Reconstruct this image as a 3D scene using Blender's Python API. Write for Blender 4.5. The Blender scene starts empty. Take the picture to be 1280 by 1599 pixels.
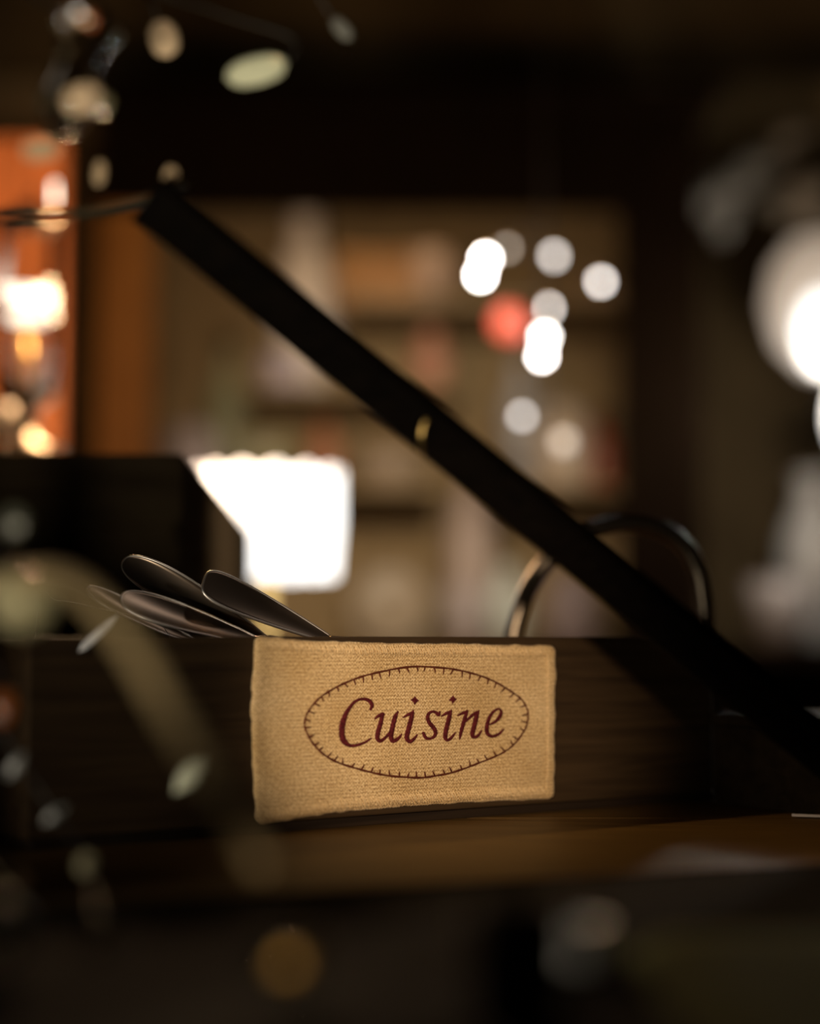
import bpy, bmesh, math, random
from mathutils import Vector, Matrix
random.seed(7)
S = bpy.context.scene
COL = S.collection

# ------------------------------------------------------------------ camera
F = 50.0 / 24.0 * 1280.0
PITCH = math.atan((993 - 799.5) / F)
EYE = Vector((0, 0, 0.0778))
cd = bpy.data.cameras.new('camera')
cd.sensor_fit = 'HORIZONTAL'; cd.sensor_width = 24.0; cd.lens = 50.0
cd.clip_start = 0.01; cd.clip_end = 50
cd.dof.use_dof = True; cd.dof.focus_distance = 0.716; cd.dof.aperture_fstop = 1.9
cam = bpy.data.objects.new('camera', cd); COL.objects.link(cam)
cam.location = EYE; cam.rotation_euler = (math.pi / 2 + PITCH, 0, 0)
S.camera = cam

# ------------------------------------------------------------------ world, exposure
w = bpy.data.worlds.new('night'); S.world = w; w.use_nodes = True
w.node_tree.nodes['Background'].inputs[0].default_value = (1.0, 0.75, 0.5, 1)
w.node_tree.nodes['Background'].inputs[1].default_value = 0.004
vs = S.view_settings
vs.view_transform = 'Standard'; vs.look = 'None'; vs.exposure = 0.0; vs.gamma = 1.0; vs.use_curve_mapping = False
S.cycles.use_adaptive_sampling = False
S.cycles.use_denoising = True
S.cycles.max_bounces = 8
S.cycles.caustics_reflective = False; S.cycles.caustics_refractive = False
S.cycles.sample_clamp_indirect = 3.0


def aim(o, target):
    d = Vector(target) - o.location
    o.rotation_euler = d.to_track_quat('-Z', 'Y').to_euler()


def spot(name, loc, target, power, colour, deg, blend=0.5, radius=0.02):
    l = bpy.data.lights.new(name, 'SPOT'); l.energy = power; l.color = colour
    l.spot_size = math.radians(deg); l.spot_blend = blend; l.shadow_soft_size = radius
    o = bpy.data.objects.new(name, l); COL.objects.link(o); o.location = loc; aim(o, target); return o


def area(name, loc, target, power, colour, sx, sy):
    l = bpy.data.lights.new(name, 'AREA'); l.energy = power; l.color = colour
    l.shape = 'RECTANGLE'; l.size = sx; l.size_y = sy
    o = bpy.data.objects.new(name, l); COL.objects.link(o); o.location = loc; aim(o, target); return o


# unseen lamps: one over the table behind the crate, a small spot picking out the cloth label,
# and added spots that brighten cutlery, glass, crystals, box side and cabinet
spot('table_spot', (-0.42, 1.31, 0.98), (0.10, 0.64, 0.0), 15, (1.0, 0.62, 0.20), 16, 1.0, 0.03)
spot('label_spot', (-0.02, -0.06, 0.185), (0.018, 0.726, 0.046), 26, (1.0, 0.76, 0.53), 14.5, 0.9, 0.012)
spot('cutlery_spot', (0.36, 0.92, 0.92), (-0.07, 0.71, 0.09), 1.3, (1.0, 0.84, 0.70), 15, 0.8, 0.03)
spot('glass_spot', (-0.15, 0.20, 0.05), (-0.025, 0.36, 0.012), 4.0, (1.0, 0.80, 0.55), 16, 0.8, 0.01)
spot('box_side_spot', (0.50, 0.95, 0.50), (-0.12, 1.12, 0.13), 26, (1.0, 0.80, 0.58), 15, 0.8, 0.04)
spot('crystal_spot', (-0.11, 0.10, 0.025), (-0.075, 0.55, 0.265), 9, (1.0, 0.86, 0.62), 50, 0.7, 0.02)
spot('low_crystal_spot', (-0.36, 0.26, 0.022), (-0.085, 0.56, 0.055), 4.5, (1.0, 0.88, 0.70), 32, 0.8, 0.02)
spot('cabinet_spot', (0.08, 0.9, 0.46), (0.0, 2.4, 0.29), 48, (1.0, 0.81, 0.57), 26, 0.6, 0.08)


def at(px, py, y):
    xs = (px - 640.0) / F; ys = (799.5 - py) / F
    d = Vector((xs, math.cos(PITCH) - ys * math.sin(PITCH), math.sin(PITCH) + ys * math.cos(PITCH)))
    return EYE + d * (y / d.y)


# ------------------------------------------------------------------ materials
def mat(name, col, rough=0.6, metal=0.0, var=0.15, scale=40.0, bump=0.0, trans=0.0, spec=0.5, ior=1.45, emit=None, power=0.0):
    m = bpy.data.materials.new(name); m.use_nodes = True
    nt = m.node_tree; b = nt.nodes['Principled BSDF']
    b.inputs['Roughness'].default_value = rough; b.inputs['Metallic'].default_value = metal
    b.inputs['Specular IOR Level'].default_value = spec; b.inputs['IOR'].default_value = ior
    b.inputs['Transmission Weight'].default_value = trans
    tc = nt.nodes.new('ShaderNodeTexCoord'); n = nt.nodes.new('ShaderNodeTexNoise')
    n.inputs['Scale'].default_value = scale; n.inputs['Detail'].default_value = 4
    nt.links.new(tc.outputs['Object'], n.inputs['Vector'])
    r = nt.nodes.new('ShaderNodeValToRGB')
    r.color_ramp.elements[0].position = 0.3; r.color_ramp.elements[1].position = 0.7
    r.color_ramp.elements[0].color = tuple(c * (1 - var) for c in col) + (1,)
    r.color_ramp.elements[1].color = tuple(min(1, c * (1 + var)) for c in col) + (1,)
    nt.links.new(n.outputs['Fac'], r.inputs['Fac']); nt.links.new(r.outputs['Color'], b.inputs['Base Color'])
    if bump:
        bp = nt.nodes.new('ShaderNodeBump'); bp.inputs['Strength'].default_value = bump; bp.inputs['Distance'].default_value = 0.001
        nt.links.new(n.outputs['Fac'], bp.inputs['Height']); nt.links.new(bp.outputs['Normal'], b.inputs['Normal'])
    if emit:
        b.inputs['Emission Color'].default_value = emit + (1,); b.inputs['Emission Strength'].default_value = power
    return m


def wood(name, c1, c2, rough=0.55, stretch=(3, 60, 60), rot=0.0, bump=0.25, spec=0.4):
    m = bpy.data.materials.new(name); m.use_nodes = True
    nt = m.node_tree; b = nt.nodes['Principled BSDF']
    b.inputs['Roughness'].default_value = rough; b.inputs['Specular IOR Level'].default_value = spec
    tc = nt.nodes.new('ShaderNodeTexCoord'); mp = nt.nodes.new('ShaderNodeMapping')
    mp.inputs['Rotation'].default_value = (0, 0, rot)
    mp2 = nt.nodes.new('ShaderNodeMapping'); mp2.inputs['Scale'].default_value = stretch
    n = nt.nodes.new('ShaderNodeTexNoise'); n.inputs['Scale'].default_value = 4; n.inputs['Detail'].default_value = 6; n.inputs['Distortion'].default_value = 0.6
    nt.links.new(tc.outputs['Object'], mp.inputs['Vector']); nt.links.new(mp.outputs['Vector'], mp2.inputs['Vector'])
    nt.links.new(mp2.outputs['Vector'], n.inputs['Vector'])
    r = nt.nodes.new('ShaderNodeValToRGB'); r.color_ramp.elements[0].position = 0.32; r.color_ramp.elements[1].position = 0.68
    r.color_ramp.elements[0].color = c1 + (1,); r.color_ramp.elements[1].color = c2 + (1,)
    nt.links.new(n.outputs['Fac'], r.inputs['Fac']); nt.links.new(r.outputs['Color'], b.inputs['Base Color'])
    bp = nt.nodes.new('ShaderNodeBump'); bp.inputs['Strength'].default_value = bump; bp.inputs['Distance'].default_value = 0.0006
    nt.links.new(n.outputs['Fac'], bp.inputs['Height']); nt.links.new(bp.outputs['Normal'], b.inputs['Normal'])
    return m


def cloth_mat(name, c_dark, c_mid, c_light):
    """linen knit: chevron rows about 1.2 mm apart, read from the UVs which are in metres"""
    m = bpy.data.materials.new(name); m.use_nodes = True
    nt = m.node_tree; N = nt.nodes; L = nt.links; b = N['Principled BSDF']
    b.inputs['Roughness'].default_value = 0.95; b.inputs['Specular IOR Level'].default_value = 0.1
    b.inputs['Sheen Weight'].default_value = 0.15
    uv = N.new('ShaderNodeUVMap'); sep = N.new('ShaderNodeSeparateXYZ'); L.new(uv.outputs['UV'], sep.inputs[0])

    def mth(op, a, bb=None):
        n = N.new('ShaderNodeMath'); n.operation = op
        for i, v in enumerate((a, bb)):
            if v is None: continue
            if isinstance(v, (int, float)): n.inputs[i].default_value = v
            else: L.new(v, n.inputs[i])
        return n.outputs[0]
    nz = N.new('ShaderNodeTexNoise'); nz.inputs['Scale'].default_value = 260; nz.inputs['Detail'].default_value = 2
    L.new(uv.outputs['UV'], nz.inputs['Vector'])
    jit = mth('MULTIPLY', mth('SUBTRACT', nz.outputs['Fac'], 0.5), 0.00045)
    u = mth('ADD', sep.outputs[0], jit); v = mth('ADD', sep.outputs[1], jit)
    P = 0.00145
    tri = mth('ABSOLUTE', mth('SUBTRACT', mth('FRACT', mth('DIVIDE', u, P)), 0.5))
    ph = mth('ADD', mth('DIVIDE', v, P), mth('MULTIPLY', tri, 1.1))
    s1 = mth('SINE', mth('MULTIPLY', ph, 2 * math.pi))
    s2 = mth('COSINE', mth('MULTIPLY', mth('DIVIDE', u, P), 4 * math.pi))
    h = mth('ADD', mth('MULTIPLY', s1, 0.34), mth('MULTIPLY', s2, 0.18))
    n3 = N.new('ShaderNodeTexNoise'); n3.inputs['Scale'].default_value = 1100; n3.inputs['Detail'].default_value = 2
    L.new(uv.outputs['UV'], n3.inputs['Vector'])
    h = mth('ADD', h, mth('MULTIPLY', mth('SUBTRACT', n3.outputs['Fac'], 0.5), 2.7))
    fac = mth('ADD', mth('MULTIPLY', h, 0.55), 0.5)
    r = N.new('ShaderNodeValToRGB'); e = r.color_ramp.elements
    e[0].position = 0.05; e[0].color = c_dark + (1,); e[1].position = 0.95; e[1].color = c_light + (1,)
    k = e.new(0.5); k.color = c_mid + (1,)
    L.new(fac, r.inputs['Fac'])
    big = N.new('ShaderNodeTexNoise'); big.inputs['Scale'].default_value = 32; big.inputs['Detail'].default_value = 3
    L.new(uv.outputs['UV'], big.inputs['Vector'])
    r2 = N.new('ShaderNodeValToRGB'); r2.color_ramp.elements[0].position = 0.3; r2.color_ramp.elements[1].position = 0.7
    r2.color_ramp.elements[0].color = (0.80, 0.74, 0.62, 1); r2.color_ramp.elements[1].color = (1.0, 1.0, 1.0, 1)
    L.new(big.outputs['Fac'], r2.inputs['Fac'])
    mx = N.new('ShaderNodeMix'); mx.data_type = 'RGBA'; mx.blend_type = 'MULTIPLY'; mx.inputs[0].default_value = 1.0
    L.new(r.outputs['Color'], mx.inputs[6]); L.new(r2.outputs['Color'], mx.inputs[7])
    L.new(mx.outputs[2], b.inputs['Base Color'])
    bp = N.new('ShaderNodeBump'); bp.inputs['Strength'].default_value = 0.5; bp.inputs['Distance'].default_value = 0.0004
    L.new(h, bp.inputs['Height']); L.new(bp.outputs['Normal'], b.inputs['Normal'])
    return m


M = {}
TH = math.radians(34.5)
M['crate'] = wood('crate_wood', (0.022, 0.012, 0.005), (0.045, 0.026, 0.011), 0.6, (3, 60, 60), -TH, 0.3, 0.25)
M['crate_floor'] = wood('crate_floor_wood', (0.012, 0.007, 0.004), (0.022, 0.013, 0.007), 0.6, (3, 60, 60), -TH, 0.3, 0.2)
M['table'] = wood('table_wood', (0.075, 0.040, 0.010), (0.14, 0.078, 0.022), 0.55, (4, 50, 50), 0.15, 0.25, 0.12)
M['bar'] = wood('black_stained_wood', (0.0012, 0.0008, 0.0006), (0.003, 0.002, 0.0014), 0.7, (4, 80, 80), 0.2, 0.2, 0.02)
M['dark_wood'] = wood('dark_oak', (0.006, 0.003, 0.0012), (0.011, 0.0055, 0.0022), 0.7, (30, 30, 4), 0, 0.3, 0.03)
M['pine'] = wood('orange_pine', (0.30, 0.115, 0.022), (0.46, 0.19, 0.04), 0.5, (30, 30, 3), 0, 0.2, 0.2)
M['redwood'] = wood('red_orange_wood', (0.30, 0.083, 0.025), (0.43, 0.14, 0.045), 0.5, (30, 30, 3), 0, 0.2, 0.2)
M['cab_back'] = wood('olive_brown_boards', (0.23, 0.165, 0.088), (0.34, 0.25, 0.14), 0.7, (25, 25, 4), 0, 0.2, 0.1)
M['slant'] = wood('black_brown_wood', (0.042, 0.030, 0.018), (0.060, 0.044, 0.027), 0.9, (4, 4, 40), 0, 0.2, 0.0)
M['side_box'] = wood('dark_brown_box_wood', (0.007, 0.004, 0.002), (0.013, 0.008, 0.004), 0.7, (4, 40, 40), 0.3, 0.2, 0.04)
M['cloth'] = cloth_mat('linen_label_cloth', (0.27, 0.165, 0.07), (0.62, 0.43, 0.215), (0.98, 0.78, 0.47))
M['thread'] = mat('linen_thread', (0.66, 0.49, 0.27), 0.9, 0, 0.2, 900, 0, 0, 0.1)
M['maroon'] = mat('maroon_thread', (0.085, 0.012, 0.014), 0.9, 0, 0.45, 900, 0.6, 0, 0.1)
M['brownred'] = mat('brown_red_thread', (0.085, 0.020, 0.010), 0.9, 0, 0.3, 900, 0, 0, 0.1)
M['steel'] = mat('polished_steel', (0.30, 0.235, 0.19), 0.36, 1.0, 0.05, 60)
M['steel_rim'] = mat('bright_steel_edge', (0.88, 0.82, 0.78), 0.38, 1.0, 0.03, 60)
M['old_steel'] = mat('tarnished_steel', (0.17, 0.14, 0.105), 0.30, 1.0, 0.15, 80)
M['dull_arm'] = mat('dull_olive_metal', (0.16, 0.12, 0.065), 0.7, 0.0, 0.2, 80, 0, 0, 0.1)
M['brass'] = mat('aged_brass', (0.55, 0.38, 0.14), 0.35, 1.0, 0.15, 80)
M['iron'] = mat('black_iron', (0.012, 0.010, 0.009), 0.5, 0.3, 0.2, 60)
M['glass'] = mat('clear_glass', (0.95, 0.97, 0.93), 0.02, 0, 0.0, 10, 0, 1.0, 0.5, 1.45)
M['c_green'] = mat('pale_green_crystal', (0.80, 0.83, 0.62), 0.12, 0, 0.1, 220, 0, 0.25)
M['c_peach'] = mat('peach_crystal', (0.85, 0.64, 0.44), 0.12, 0, 0.12, 220, 0, 0.25)
M['c_grey'] = mat('smoky_crystal', (0.17, 0.175, 0.165), 0.4, 0, 0.2, 220, 0, 0.25)
M['c_clear'] = mat('milky_crystal', (0.86, 0.86, 0.88), 0.12, 0, 0.1, 220, 0, 0.25)
M['c_amber'] = mat('amber_crystal', (0.62, 0.36, 0.10), 0.12, 0, 0.3, 220, 0, 0.25)
M['c_dark'] = mat('dark_bottle_glass', (0.03, 0.032, 0.024), 0.3, 0, 0.2, 220, 0, 0.3, 0.2)
M['c_tan'] = mat('tan_crystal', (0.50, 0.37, 0.24), 0.12, 0, 0.12, 220, 0, 0.25)
M['c_deep'] = mat('deep_amber_crystal', (0.16, 0.045, 0.008), 0.15, 0, 0.3, 220, 0, 0.25)
M['c_dull'] = mat('dull_olive_crystal', (0.22, 0.20, 0.12), 0.15, 0, 0.2, 220, 0, 0.3)
M['plaster'] = mat('brown_plaster', (0.11, 0.075, 0.036), 0.9, 0, 0.4, 5, 0.3, 0, 0.1)
M['floor'] = wood('floor_boards_wood', (0.03, 0.018, 0.008), (0.06, 0.035, 0.016), 0.6, (3, 40, 40), 1.57)
M['ceil'] = mat('dark_ceiling_paint', (0.04, 0.03, 0.02), 0.9, 0, 0.2, 10)
M['shade'] = mat('lit_white_shade', (0.9, 0.9, 0.86), 0.7, 0, 0.02, 30, 0, 0, 0.2, 1.45, (1.0, 0.975, 0.93), 2.6)
M['ball_red'] = mat('red_glass_ball', (0.62, 0.12, 0.09), 0.25, 0, 0.1, 60)
M['felt'] = mat('olive_green_cloth', (0.10, 0.115, 0.045), 0.95, 0, 0.2, 300, 0.4, 0, 0.1)
M['mat'] = mat('black_shade_sheet', (0.010, 0.008, 0.006), 0.95, 0, 0.3, 300, 0.3, 0, 0.05)  # black of the sheet added to darken the near table
M['silver'] = mat('dull_silver', (0.80, 0.84, 0.90), 0.5, 1.0, 0.1, 60)
M['leaf'] = mat('grey_dried_leaf', (0.50, 0.46, 0.40), 0.85, 0, 0.25, 60, 0.3, 0, 0.1)


def thin_glass():
    m = bpy.data.materials.new('thin_pane_glass'); m.use_nodes = True; nt = m.node_tree
    nt.nodes.remove(nt.nodes['Principled BSDF']); out = nt.nodes['Material Output']
    a = nt.nodes.new('ShaderNodeBsdfTransparent'); a.inputs[0].default_value = (0.95, 0.95, 0.93, 1)
    b = nt.nodes.new('ShaderNodeBsdfGlossy'); b.inputs['Roughness'].default_value = 0.05
    fr = nt.nodes.new('ShaderNodeFresnel'); fr.inputs[0].default_value = 1.3
    mx = nt.nodes.new('ShaderNodeMixShader')
    nt.links.new(fr.outputs[0], mx.inputs[0]); nt.links.new(a.outputs[0], mx.inputs[1]); nt.links.new(b.outputs[0], mx.inputs[2])
    nt.links.new(mx.outputs[0], out.inputs['Surface']); return m


M['thin_glass'] = thin_glass()


def glow(name, col, power):
    k = 'glow_' + name
    if k not in M:
        M[k] = mat('lit_' + name, (0.9, 0.88, 0.84), 0.4, 0, 0.02, 30, 0, 0, 0.3, 1.45, col, power)
    return M[k]


# ------------------------------------------------------------------ mesh building
class MB:
    def __init__(s):
        s.v = []; s.f = []; s.uv = None

    def box(s, x0, x1, y0, y1, z0, z1, R=None, org=None):
        b = len(s.v)
        for x, y, z in ((x0, y0, z0), (x1, y0, z0), (x1, y1, z0), (x0, y1, z0), (x0, y0, z1), (x1, y0, z1), (x1, y1, z1), (x0, y1, z1)):
            p = Vector((x, y, z))
            if R is not None: p = R @ p
            if org is not None: p = p + Vector(org)
            s.v.append(p)
        for q in ((0, 3, 2, 1), (4, 5, 6, 7), (0, 1, 5, 4), (1, 2, 6, 5), (2, 3, 7, 6), (3, 0, 4, 7)):
            s.f.append(tuple(b + i for i in q))
        return s

    def tube(s, pts, r, n=10, closed=False):
        pts = [Vector(p) for p in pts]; m = len(pts); b = len(s.v)
        rr = r if isinstance(r, (list, tuple)) else [r] * m
        prev = None
        for i, p in enumerate(pts):
            if closed: t = pts[(i + 1) % m] - pts[i - 1]
            else: t = pts[min(i + 1, m - 1)] - pts[max(i - 1, 0)]
            t.normalize()
            if prev is None:
                a = Vector((0, 0, 1)) if abs(t.z) < 0.9 else Vector((1, 0, 0))
                nrm = (a - t * a.dot(t)).normalized()
            else:
                nrm = (prev - t * prev.dot(t)).normalized()
            prev = nrm; bi = t.cross(nrm)
            for k in range(n):
                a = 2 * math.pi * k / n
                s.v.append(p + (nrm * math.cos(a) + bi * math.sin(a)) * rr[i])
        for i in range(m if closed else m - 1):
            j = (i + 1) % m
            for k in range(n):
                k2 = (k + 1) % n
                s.f.append((b + i * n + k, b + i * n + k2, b + j * n + k2, b + j * n + k))
        if not closed:
            s.f.append(tuple(b + k for k in reversed(range(n))))
            s.f.append(tuple(b + (m - 1) * n + k for k in range(n)))
        return s

    def lathe(s, prof, org, n=24, axis=None, xdir=None, sx=1.0, sy=1.0, mod=None):
        """prof: (radius, height) bottom to top, closed by caps where radius > 0"""
        b = len(s.v); org = Vector(org)
        az = Vector(axis).normalized() if axis is not None else Vector((0, 0, 1))
        if xdir is None:
            xdir = Vector((1, 0, 0)) if abs(az.x) < 0.9 else Vector((0, 1, 0))
        ax = (Vector(xdir) - az * Vector(xdir).dot(az)).normalized(); ay = az.cross(ax)
        for i, (r, h) in enumerate(prof):
            for k in range(n):
                a = 2 * math.pi * k / n
                rk, hk = (r, h) if mod is None else mod(i, a, r, h)
                rk = max(rk, 1e-5)
                s.v.append(org + ax * (math.cos(a) * rk * sx) + ay * (math.sin(a) * rk * sy) + az * hk)
        for i in range(len(prof) - 1):
            for k in range(n):
                k2 = (k + 1) % n
                s.f.append((b + i * n + k, b + i * n + k2, b + (i + 1) * n + k2, b + (i + 1) * n + k))
        s.f.append(tuple(b + k for k in reversed(range(n))))
        s.f.append(tuple(b + (len(prof) - 1) * n + k for k in range(n)))
        return s

    def build(s, name, material, parent=None, smooth=False, bevel=0.0, fix=False):
        me = bpy.data.meshes.new(name)
        off = Vector((0, 0, 0)); q = parent
        while q is not None:
            off = off + q.location; q = q.parent
        me.from_pydata([tuple(p - off) for p in s.v], [], s.f); me.update()
        if s.uv:
            lay = me.uv_layers.new(name='UVMap')
            for lp in me.loops: lay.data[lp.index].uv = s.uv[lp.vertex_index]
        if bevel or fix:
            bm = bmesh.new(); bm.from_mesh(me)
            if fix: bmesh.ops.recalc_face_normals(bm, faces=bm.faces)
            if bevel:
                bmesh.ops.bevel(bm, geom=[e for e in bm.edges], offset=bevel, segments=2, affect='EDGES', profile=0.6)
            bm.to_mesh(me); bm.free()
        me.materials.append(material)
        if smooth:
            for p in me.polygons: p.use_smooth = len(p.vertices) <= 4
        o = bpy.data.objects.new(name, me); COL.objects.link(o)
        if parent is not None: o.parent = parent
        return o


def tag(o, label=None, cat=None, group=None, kind=None):
    if label: o['label'] = label
    if cat: o['category'] = cat
    if group: o['group'] = group
    if kind: o['kind'] = kind
    return o


def thing(name, loc, label, cat, group=None):
    o = bpy.data.objects.new(name, None); COL.objects.link(o); o.location = loc
    o.empty_display_size = 0.02
    return tag(o, label, cat, group)


def bez(pts, n=8, closed=False):
    """Catmull-Rom through points"""
    P = [Vector(p) for p in pts]; out = []; m = len(P)
    rng = range(m) if closed else range(m - 1)
    for i in rng:
        if closed: p0, p1, p2, p3 = P[i - 1], P[i], P[(i + 1) % m], P[(i + 2) % m]
        else: p0, p1, p2, p3 = P[max(i - 1, 0)], P[i], P[i + 1], P[min(i + 2, m - 1)]
        for k in range(n):
            t = k / n
            out.append(0.5 * ((2 * p1) + (p2 - p0) * t + (2 * p0 - 5 * p1 + 4 * p2 - p3) * t * t + (3 * p1 - p0 - 3 * p2 + p3) * t ** 3))
    if not closed: out.append(P[-1])
    return out


# ------------------------------------------------------------------ the room
def struct(name, mb, material):
    return tag(mb.build(name, material), kind='structure')


FZ = -0.75
struct('floor', MB().box(-1.7, 1.7, -0.9, 2.75, FZ - 0.05, FZ), M['floor'])
struct('wall_back', MB().box(-1.7, 1.7, 2.65, 2.75, FZ, 1.8), M['plaster'])
struct('wall_left', MB().box(-1.7, -1.6, -0.9, 2.65, FZ, 1.8), M['plaster'])
struct('wall_right', MB().box(1.6, 1.7, -0.9, 2.65, FZ, 1.8), M['plaster'])
struct('ceiling', MB().box(-1.7, 1.7, -0.9, 2.75, 1.8, 1.85), M['ceil'])
struct('trim_1', MB().box(-1.6, 1.6, 2.60, 2.65, 0.86, 0.94), M['cab_back'])
struct('baseboard_back', MB().box(-1.6, 1.6, 2.63, 2.65, FZ, FZ + 0.1), M['dark_wood'])

# ------------------------------------------------------------------ table
t = thing('table', (0, 0.9, FZ), 'large dark brown wooden table under the cutlery crate', 'table')
NB = 5
for i in range(NB):
    y0 = 0.20 + i * 0.27
    MB().box(-0.72, 0.72, y0, y0 + 0.2685, -0.028, 0.0).build('plank', M['table'], t, bevel=0.0008)
MB().box(-0.66, 0.66, 0.26, 0.28, -0.10, -0.0285).build('apron', M['dark_wood'], t)
MB().box(-0.66, 0.66, 1.51, 1.53, -0.10, -0.0285).build('apron', M['dark_wood'], t)
for sx in (-0.67, 0.62):
    for sy in (0.25, 1.48):
        MB().box(sx, sx + 0.05, sy, sy + 0.05, FZ, -0.0285).build('leg', M['dark_wood'], t, bevel=0.003)

# ------------------------------------------------------------------ crate with the cloth label
U = Vector((math.cos(TH), math.sin(TH), 0)); NV = Vector((math.sin(TH), -math.cos(TH), 0))
P0 = Vector((0, 0.72, 0))
RZ = Matrix.Rotation(TH, 3, 'Z')
H = 0.0775; SL, SR, DEP = -0.168, 0.1803, 0.135


def front(px, py, off=0.0):
    """point of the crate's front plane seen at px, py, pushed out along its normal by off (metres)"""
    xs = (px - 640.0) / F; ys = (799.5 - py) / F
    d = Vector((xs, math.cos(PITCH) - ys * math.sin(PITCH), math.sin(PITCH) + ys * math.cos(PITCH)))
    k = (P0 - EYE).dot(NV) / d.dot(NV)
    return EYE + d * k + NV * off


crate = thing('wooden_crate', (0.0, 0.78, 0), 'long dark wooden cutlery crate with a linen Cuisine label on its front', 'crate')
MB().box(SL, SR - 0.0065, 0, 0.007, 0.0042, H, RZ, P0).build('front_panel', M['crate'], crate, bevel=0.0006)
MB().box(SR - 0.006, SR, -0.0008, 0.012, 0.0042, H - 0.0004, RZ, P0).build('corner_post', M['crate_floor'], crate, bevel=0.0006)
MB().box(SL, SR, DEP, DEP + 0.007, 0.0042, H - 0.002, RZ, P0).build('back_panel', M['crate'], crate, bevel=0.0006)
MB().box(SL, SL + 0.007, 0.0072, DEP - 0.0002, 0.0042, H - 0.001, RZ, P0).build('side_panel', M['crate'], crate, bevel=0.0006)
MB().box(SR - 0.007, SR, 0.0122, DEP - 0.0002, 0.0042, H - 0.001, RZ, P0).build('side_panel', M['crate'], crate, bevel=0.0006)
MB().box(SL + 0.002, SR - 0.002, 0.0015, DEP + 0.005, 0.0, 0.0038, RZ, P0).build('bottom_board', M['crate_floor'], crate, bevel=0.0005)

# label outline in picture coordinates: top, bottom, left and right edges, corners rounded
TOP = [(402, 993.5), (420, 994.5), (445, 997), (500, 1001), (560, 1003), (640, 1004.5), (720, 1005), (790, 1007), (856, 1008.5)]
BOT = [(408, 1286), (425, 1284.5), (450, 1280.5), (500, 1272), (560, 1265), (640, 1258.5), (720, 1253.5), (790, 1250.5), (855, 1247.5)]
LEF = [(396, 1000), (395.5, 1030), (393, 1075), (391, 1110), (392.5, 1160), (395, 1215), (395.5, 1240), (398.5, 1256), (399, 1277)]
RIG = [(864.5, 1018), (866, 1042), (867.5, 1060), (865, 1078), (866, 1110), (865, 1150), (865.5, 1195), (864, 1225), (863, 1240)]


def lerp_poly(P, s):
    P3 = [Vector((p[0], p[1])) for p in P]
    L = [0]
    for i in range(len(P3) - 1): L.append(L[-1] + (P3[i + 1] - P3[i]).length)
    d = s * L[-1]
    for i in range(len(P3) - 1):
        if d <= L[i + 1] + 1e-9:
            k = (d - L[i]) / max(L[i + 1] - L[i], 1e-9); return P3[i].lerp(P3[i + 1], k)
    return P3[-1]


TL, TR, BL, BR = Vector((396.5, 993.5)), Vector((865.5, 1008.5)), Vector((399, 1287)), Vector((863.5, 1247.5))


def coons(a, b):
    T = lerp_poly([TL] + TOP[1:-1] + [TR], a); B = lerp_poly([BL] + BOT[1:-1] + [BR], a)
    L = lerp_poly([TL] + LEF[1:-1] + [BL], b); R = lerp_poly([TR] + RIG[1:-1] + [BR], b)
    p = T * (1 - b) + B * b + L * (1 - a) + R * a
    p -= TL * ((1 - a) * (1 - b)) + TR * (a * (1 - b)) + BL * ((1 - a) * b) + BR * (a * b)
    # corners rounded off
    rc = 11.0
    W_, H_ = 468.0, 266.0
    da, db = min(a, 1 - a) * W_, min(b, 1 - b) * H_
    if da < rc and db < rc:
        dd = math.hypot(rc - da, rc - db); mx = max(rc - da, rc - db)
        if dd > 1e-6:
            k = mx / dd
            cx = (rc - da) * k; cy = (rc - db) * k
            p.x += ((rc - da) - cx) * (1 if a < 0.5 else -1); p.y += ((rc - db) - cy) * (1 if b < 0.5 else -1)
    return p


def relief(px, py, a, b):
    W_, H_ = 468.0, 266.0
    e = min(min(a, 1 - a) * W_, min(b, 1 - b) * H_)
    base = 0.0004 + 0.0010 * (1 - math.exp(-e / 3.0))
    wav = 0.00022 * math.sin(px / 31.0 + py / 47.0) + 0.00016 * math.sin(px / 17.0 - py / 23.0) + 0.00025 * math.sin(py / 60.0 + px / 110.0)
    base += wav * min(1, e / 25.0)
    for d, wd, amp in ((b * H_, 20, 0.0002), ((1 - b) * H_, 22, 0.0002), (a * W_, 15, 0.0001), ((1 - a) * W_, 15, 0.00022)):
        base += amp * (1 / (1 + math.exp((d - wd) / 1.1)))
        if wd > 16: base -= 0.00012 * math.exp(-((d - wd - 3) / 2.2) ** 2)
    return base


NA, NBB = 150, 88
lab = MB(); lab.uv = []


def put(px, py, off):
    p = front(px, py, off); lab.v.append(p)
    lab.uv.append(((p - P0).dot(U), p.z))


rng = random.Random(3)
wob = [rng.uniform(-1, 1) for _ in range(400)]


def wobble(q):
    i = int(q); k = q - i; k = k * k * (3 - 2 * k)
    return wob[i % 400] * (1 - k) + wob[(i + 1) % 400] * k


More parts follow.
